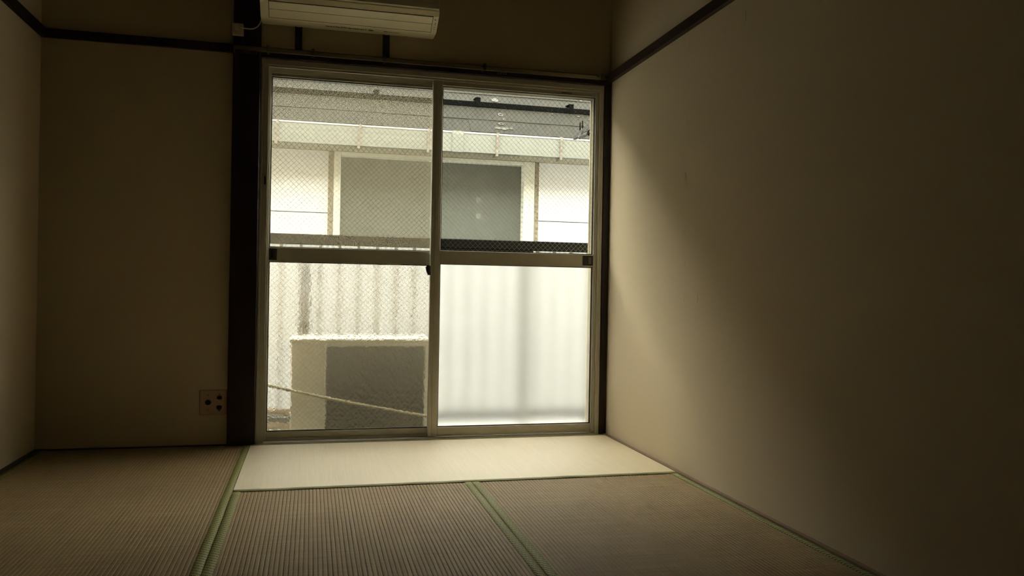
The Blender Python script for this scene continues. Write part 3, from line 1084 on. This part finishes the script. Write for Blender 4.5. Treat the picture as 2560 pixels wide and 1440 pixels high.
# hoses leaving its side
for k, (z, rr) in enumerate(((0.095, 0.016), (0.018, 0.022))):
    h_ = tb('refrigerant_hose', [(1.0645, 0.33, z), (1.0, 0.33, z + 0.006), (0.88, 0.33, z + 0.01), (0.72, 0.31, z + 0.02), (0.62, 0.23, z + 0.03), (0.60, 0.124, z + 0.04)], rr, MT['hose'], ou)
# straw rope slung across behind the lower left pane
bm = bmesh.new()
N = 160
for s in range(3):
    pth = []
    for i in range(N + 1):
        t = i / N
        x = 0.78 + (1.745 - 0.78) * t
        z = 0.300 + (0.086 - 0.300) * t - 0.010 * math.sin(math.pi * t)
        a = x * 2 * math.pi / 0.03 + s * 2 * math.pi / 3
        pth.append((x, 0.155 + 0.0042 * math.cos(a), z + 0.0042 * math.sin(a)))
    tube(bm, pth, 0.0042, 6)
tag(obj('rope', bm, MT['rope'], None, True), 'straw coloured twisted rope slung slantwise in front of the outdoor unit', 'rope')
dp = empty('drain_pipe', (1.128, 0.63, -0.12))
tag(dp, 'grey vertical drain pipe standing at the balcony railing', 'pipe')
tb('pipe', [(1.128, 0.63, -0.119), (1.128, 0.63, 0.90)], 0.027, MT['pvc'], dp, 14)
tb('pipe_collar', [(1.128, 0.63, 0.52), (1.128, 0.63, 0.56)], 0.031, MT['pvc'], dp, 14)

# laundry pole holder on the outer wall, right
lp = empty('laundry_pole_holder', (2.72, 0.121, 1.62))
tag(lp, 'grey metal laundry pole arm with white twine at the right pane edge', 'pole holder')
bx('wall_plate', (2.70, 2.76, 0.121, 0.127, 1.58, 1.80), MT['zinc'], lp, 0.002)
A_, B_ = Vector((2.728, 0.127, 1.715)), Vector((2.652, 0.62, 1.636))
bm = bmesh.new()
d = (B_ - A_)
side = Vector((0.011, 0, 0))
up_ = Vector((0, 0, 0.030))
for p0, p1, hh0, hh1 in ((A_, B_, 0.034, 0.012),):
    vv = []
    for p, hh in ((p0, hh0), (p1, hh1)):
        for sx, sz in ((-1, -1), (1, -1), (1, 1), (-1, 1)):
            vv.append(bm.verts.new(p + Vector((0.010 * sx, 0, hh * sz))))
    for f in ((3, 2, 1, 0), (4, 5, 6, 7), (0, 1, 5, 4), (1, 2, 6, 5), (2, 3, 7, 6), (3, 0, 4, 7)):
        bm.faces.new([vv[i] for i in f])
bmesh.ops.recalc_face_normals(bm, faces=bm.faces[:])
bmesh.ops.bevel(bm, geom=bm.edges[:], offset=0.002, segments=1, affect='EDGES')
obj('arm', bm, MT['zinc'], lp)
tb('support_tube', [A_ + Vector((0.002, 0, -0.075)), A_ + d * 0.55 + Vector((0, 0, -0.038)), A_ + d * 0.86 + Vector((-0.002, 0, -0.020))], 0.0125, MT['tube_out'], lp, 12)
tb('clamp', [A_ + d * 0.60 + Vector((0, -0.008, -0.034)), A_ + d * 0.62 + Vector((0, 0.004, -0.033))], 0.0175, MT['dark_out'], lp, 12)
for t in (0.80, 0.86, 0.42):
    c = A_ + d * t
    tb('peg', [c + Vector((0, 0, 0.012)), c + Vector((0, 0, 0.066))], 0.0048, MT['dark_out'], lp, 8)
bm = bmesh.new()
for k in range(4):
    c = A_ + d * (0.44 + 0.035 * k)
    pts = [c + Vector((0.0145 * math.cos(a), 0.003 * math.sin(2 * a), (0.036 - 0.01 * k) * math.sin(a) * 0.9)) for a in [i * 2 * math.pi / 14 for i in range(15)]]
    tube(bm, pts, 0.0022, 5)
c = A_ + d * 0.55 + Vector((-0.012, 0, 0.02))
for k in range(5):
    pts = [c + Vector((-0.012 * math.sin(a + k), 0.012 * math.cos(a * 1.3 + k), 0.012 * math.sin(a * 0.7 + k * 2))) for a in [i * 0.5 for i in range(9)]]
    tube(bm, pts, 0.0022, 5)
pts = [A_ + d * 0.78 + Vector((-0.012, 0, 0.02)), A_ + d * 0.74 + Vector((-0.0135, 0, -0.005)), A_ + d * 0.79 + Vector((-0.013, 0, -0.018)), A_ + d * 0.84 + Vector((-0.012, 0, -0.022))]
tube(bm, pts, 0.0022, 5)
obj('twine', bm, MT['twine'], lp, True)['kind'] = 'stuff'

# ------------------------------------------------------------------ neighbouring house
nh = empty('neighbor_house', (2.0, 2.0, -3.0))
tag(nh, 'white neighbouring house with grey slate roof across the alley', 'house')
NX0, NX1 = -9.0, 12.0
WY = 1.90
bx('wall_core', (NX0, NX1, WY + 0.12, WY + 4.0, -3.0, 1.80), MT['siding'], nh)
# siding boards with recessed joints
for zlo, zhi in ((-3.0, -1.66), (-1.654, -0.20), (-0.194, 1.245), (1.251, 1.684)):
    for xlo, xhi in ((NX0, -4.0), (-3.994, -1.0), (-0.994, 1.262), (2.800, 5.8), (5.806, 8.9), (8.906, NX1)):
        bx('siding_panel', (xlo, xhi, WY, WY + 0.03, zlo, zhi), MT['siding'], nh)
    if zhi < 0:
        bx('siding_panel', (1.268, 2.794, WY, WY + 0.03, zlo, zhi), MT['siding'], nh)
bx('siding_panel', (1.268, 2.794, WY, WY + 0.03, -0.194, 0.42), MT['siding'], nh)
for xc in (1.262, 2.763):
    bx('caulk_strip', (xc, xc + 0.036, WY - 0.004, WY + 0.03, 0.42, 1.684), MT['caulk'], nh)
wn = boxes('house_window', [(1.299, 1.346, WY - 0.02, WY + 0.115, 0.42, 1.684), (2.677, 2.761, WY - 0.02, WY + 0.115, 0.42, 1.684),
                            (1.346, 2.677, WY - 0.02, WY + 0.115, 1.655, 1.684), (1.346, 2.677, WY - 0.02, WY + 0.115, 0.42, 0.47)], MT['nframe'], nh, 0.003)
bx('pane', (1.346, 2.677, WY + 0.055, WY + 0.061, 0.47, 1.655), MT['npane'], wn)
bm = bmesh.new()
box(bm, 2.335, 2.367, WY + 0.0532, WY + 0.0552, 1.372, 1.410)
obj('tape_patch', bm, MT['tape'], wn)
bx('tape_patch', (2.335, 2.370, WY + 0.0532, WY + 0.0552, 1.252, 1.290), MT['tape'], wn)
# eave, fascia, gutter
bx('soffit', (NX0, NX1, 1.69, WY + 0.12, 1.685, 1.70), MT['eave'], nh)
bx('fascia', (NX0, NX1, 1.672, 1.69, 1.682, 1.85), MT['eave'], nh)
bm = bmesh.new()
prism(bm, [(1.672, 1.682), (1.672, 1.80), (1.667, 1.80), (1.667, 1.688), (1.606, 1.688), (1.595, 1.808), (1.588, 1.808), (1.599, 1.682)], 0, NX0, NX1)
gt = obj('gutter', bm, MT['gutter'], nh)
tb('gutter_lip', [(NX0, 1.594, 1.812), (NX1, 1.594, 1.812)], 0.0095, MT['lip'], gt, 10)
bm = bmesh.new()
prism(bm, [(1.672, 1.679), (1.672, 1.683), (1.600, 1.683), (1.590, 1.800), (1.604, 1.8185), (1.604, 1.8225), (1.582, 1.8225), (1.582, 1.802), (1.596, 1.679)], 0, 2.086, 2.164)
obj('gutter_joint', bm, MT['gutter'], gt)
bm = bmesh.new()
prism(bm, [(1.690, 1.664), (1.690, 1.676), (1.601, 1.6785), (1.5845, 1.802), (1.5845, 1.819), (1.606, 1.819), (1.606, 1.8245), (1.579, 1.8245), (1.579, 1.80), (1.596, 1.664)], 0, -0.009, 0.009)
st0 = obj('gutter_strap', bm, MT['rust'], gt)
sx = [-1.5, -1.02, -0.54, -0.06, 0.42, 0.917, 1.451, 1.919, 2.406, 2.876, 3.35, 3.83, 4.31]
p0 = WORLD[st0.name].copy()
place(st0, (sx[0], p0.y, p0.z), gt)
for k, x in enumerate(sx[1:]):
    clone(st0, 'gutter_strap', (x, p0.y, p0.z), gt, (0, rnd.uniform(-0.08, 0.08), 0))
# roof: slope 0.85, eave edge at y=1.62
SL = 0.85
EY, EZ = 1.606, 1.819
ang = math.atan(SL)
RUN = 7.0
bm = bmesh.new()
prism(bm, [(EY + 0.06, EZ + 0.02 - 0.03), (EY + RUN, EZ + SL * RUN - 0.035), (EY + 2 * RUN, EZ - 0.03), (EY + 2 * RUN - 0.1, EZ - 0.12), (EY + 0.08, EZ - 0.05)], 0, NX0, NX1)
obj('roof_base', bm, MT['slate'], nh)
# slates in the courses that can be seen, each its own piece
bm = bmesh.new()
SW, SLEN = 0.6052, 0.30
ca, sa = math.cos(ang), math.sin(ang)
vv = []
for (l, n_) in ((0.0, 0.0), (SLEN, 0.0), (SLEN, 0.004), (0.0, 0.009)):
    for sx_ in (-SW / 2, SW / 2):
        vv.append(bm.verts.new((sx_, l * ca - n_ * sa, l * sa + n_ * ca)))
for f in ((0, 1, 3, 2), (4, 5, 7, 6), (0, 1, 7, 6), (2, 3, 5, 4), (0, 2, 4, 6), (1, 3, 5, 7)):
    bm.faces.new([vv[i] for i in f])
bmesh.ops.recalc_face_normals(bm, faces=bm.faces[:])
sl0 = None
rows_dy = [0.0, 0.135, 0.285, 0.435, 0.585, 0.735, 0.885]
for r, dy in enumerate(rows_dy):
    for c in range(-3, 10):
        x = c * 0.606 + (0.303 if r % 2 else 0.0) + 0.1
        pos = (x, EY + dy, EZ + SL * dy + rnd.uniform(0.0, 0.003))
        if sl0 is None:
            sl0 = obj('slate', bm, MT['slate'], nh, origin=(0, 0, 0))
            place(sl0, pos, nh)
        else:
            clone(sl0, 'slate', pos, nh, (0, rnd.uniform(-0.004, 0.004), 0))
# snow guard
bm = bmesh.new()
gy = 1.880
gz = EZ + SL * (gy - EY) + 0.032
box(bm, -1.5, 5.5, gy - 0.003, gy + 0.003, gz - 0.017, gz + 0.019)
box(bm, -1.5, 5.5, gy, gy + 0.03, gz - 0.017, gz - 0.012)
sg = obj('snow_guard', bm, MT['snow'], nh)
for x in (0.86, 1.585, 2.321, 3.038, 3.76):
    bm = bmesh.new()
    box(bm, x - 0.018, x + 0.018, gy - 0.005, gy - 0.0031, gz - 0.020, gz + 0.050)
    prism(bm, [(gy - 0.005, gz + 0.044), (gy + 0.10, gz + 0.054), (gy + 0.10, gz + 0.058), (gy - 0.005, gz + 0.050)], 0, x - 0.018, x + 0.018)
    obj('guard_bracket', bm, MT['snow'], sg)


def on_roof(dy):
    return EZ + SL * dy + 0.012


def patch(x, y, rx, ry, ring=False):
    bm_ = bmesh.new()
    n = 18
    base = Vector((x, y, EZ + SL * (y - EY) + 0.0125))
    U, V_ = Vector((1, 0, 0)), Vector((0, ca, sa))
    Nn = Vector((0, -sa, ca))
    rr = [rnd.uniform(0.72, 1.1) for _ in range(n)]
    A = [base + U * rx * rr[i] * math.cos(2 * math.pi * i / n) + V_ * ry * rr[i] * math.sin(2 * math.pi * i / n) for i in range(n)]
    if ring:
        Bi = [base + (a - base) * 0.45 for a in A]
    lo_ = [bm_.verts.new(a - Nn * 0.006) for a in A]
    hi_ = [bm_.verts.new(base + (a - base) * 0.93 + Nn * 0.004) for a in A]
    for i in range(n):
        bm_.faces.new((lo_[i], lo_[(i + 1) % n], hi_[(i + 1) % n], hi_[i]))
    if ring:
        inn = [bm_.verts.new(b + Nn * 0.003) for b in Bi]
        low = [bm_.verts.new(b - Nn * 0.006) for b in Bi]
        for i in range(n):
            bm_.faces.new((hi_[i], hi_[(i + 1) % n], inn[(i + 1) % n], inn[i]))
            bm_.faces.new((inn[i], inn[(i + 1) % n], low[(i + 1) % n], low[i]))
    else:
        bm_.faces.new(hi_)
    bmesh.ops.recalc_face_normals(bm_, faces=bm_.faces[:])
    return obj('lichen_patch', bm_, MT['lichen'], nh)


patch(2.467, 1.972, 0.030, 0.034)
patch(2.474, 1.805, 0.026, 0.026, True)
patch(2.483, 1.753, 0.012, 0.012)
patch(2.455, 1.700, 0.024, 0.018, True)
patch(2.425, 1.652, 0.028, 0.018)
patch(2.472, 1.650, 0.034, 0.020)
patch(2.520, 1.655, 0.018, 0.016)
patch(3.170, 2.055, 0.018, 0.030)
patch(2.909, 2.070, 0.014, 0.020)
patch(2.880, 1.853, 0.010, 0.008)
patch(3.085, 1.847, 0.012, 0.008)
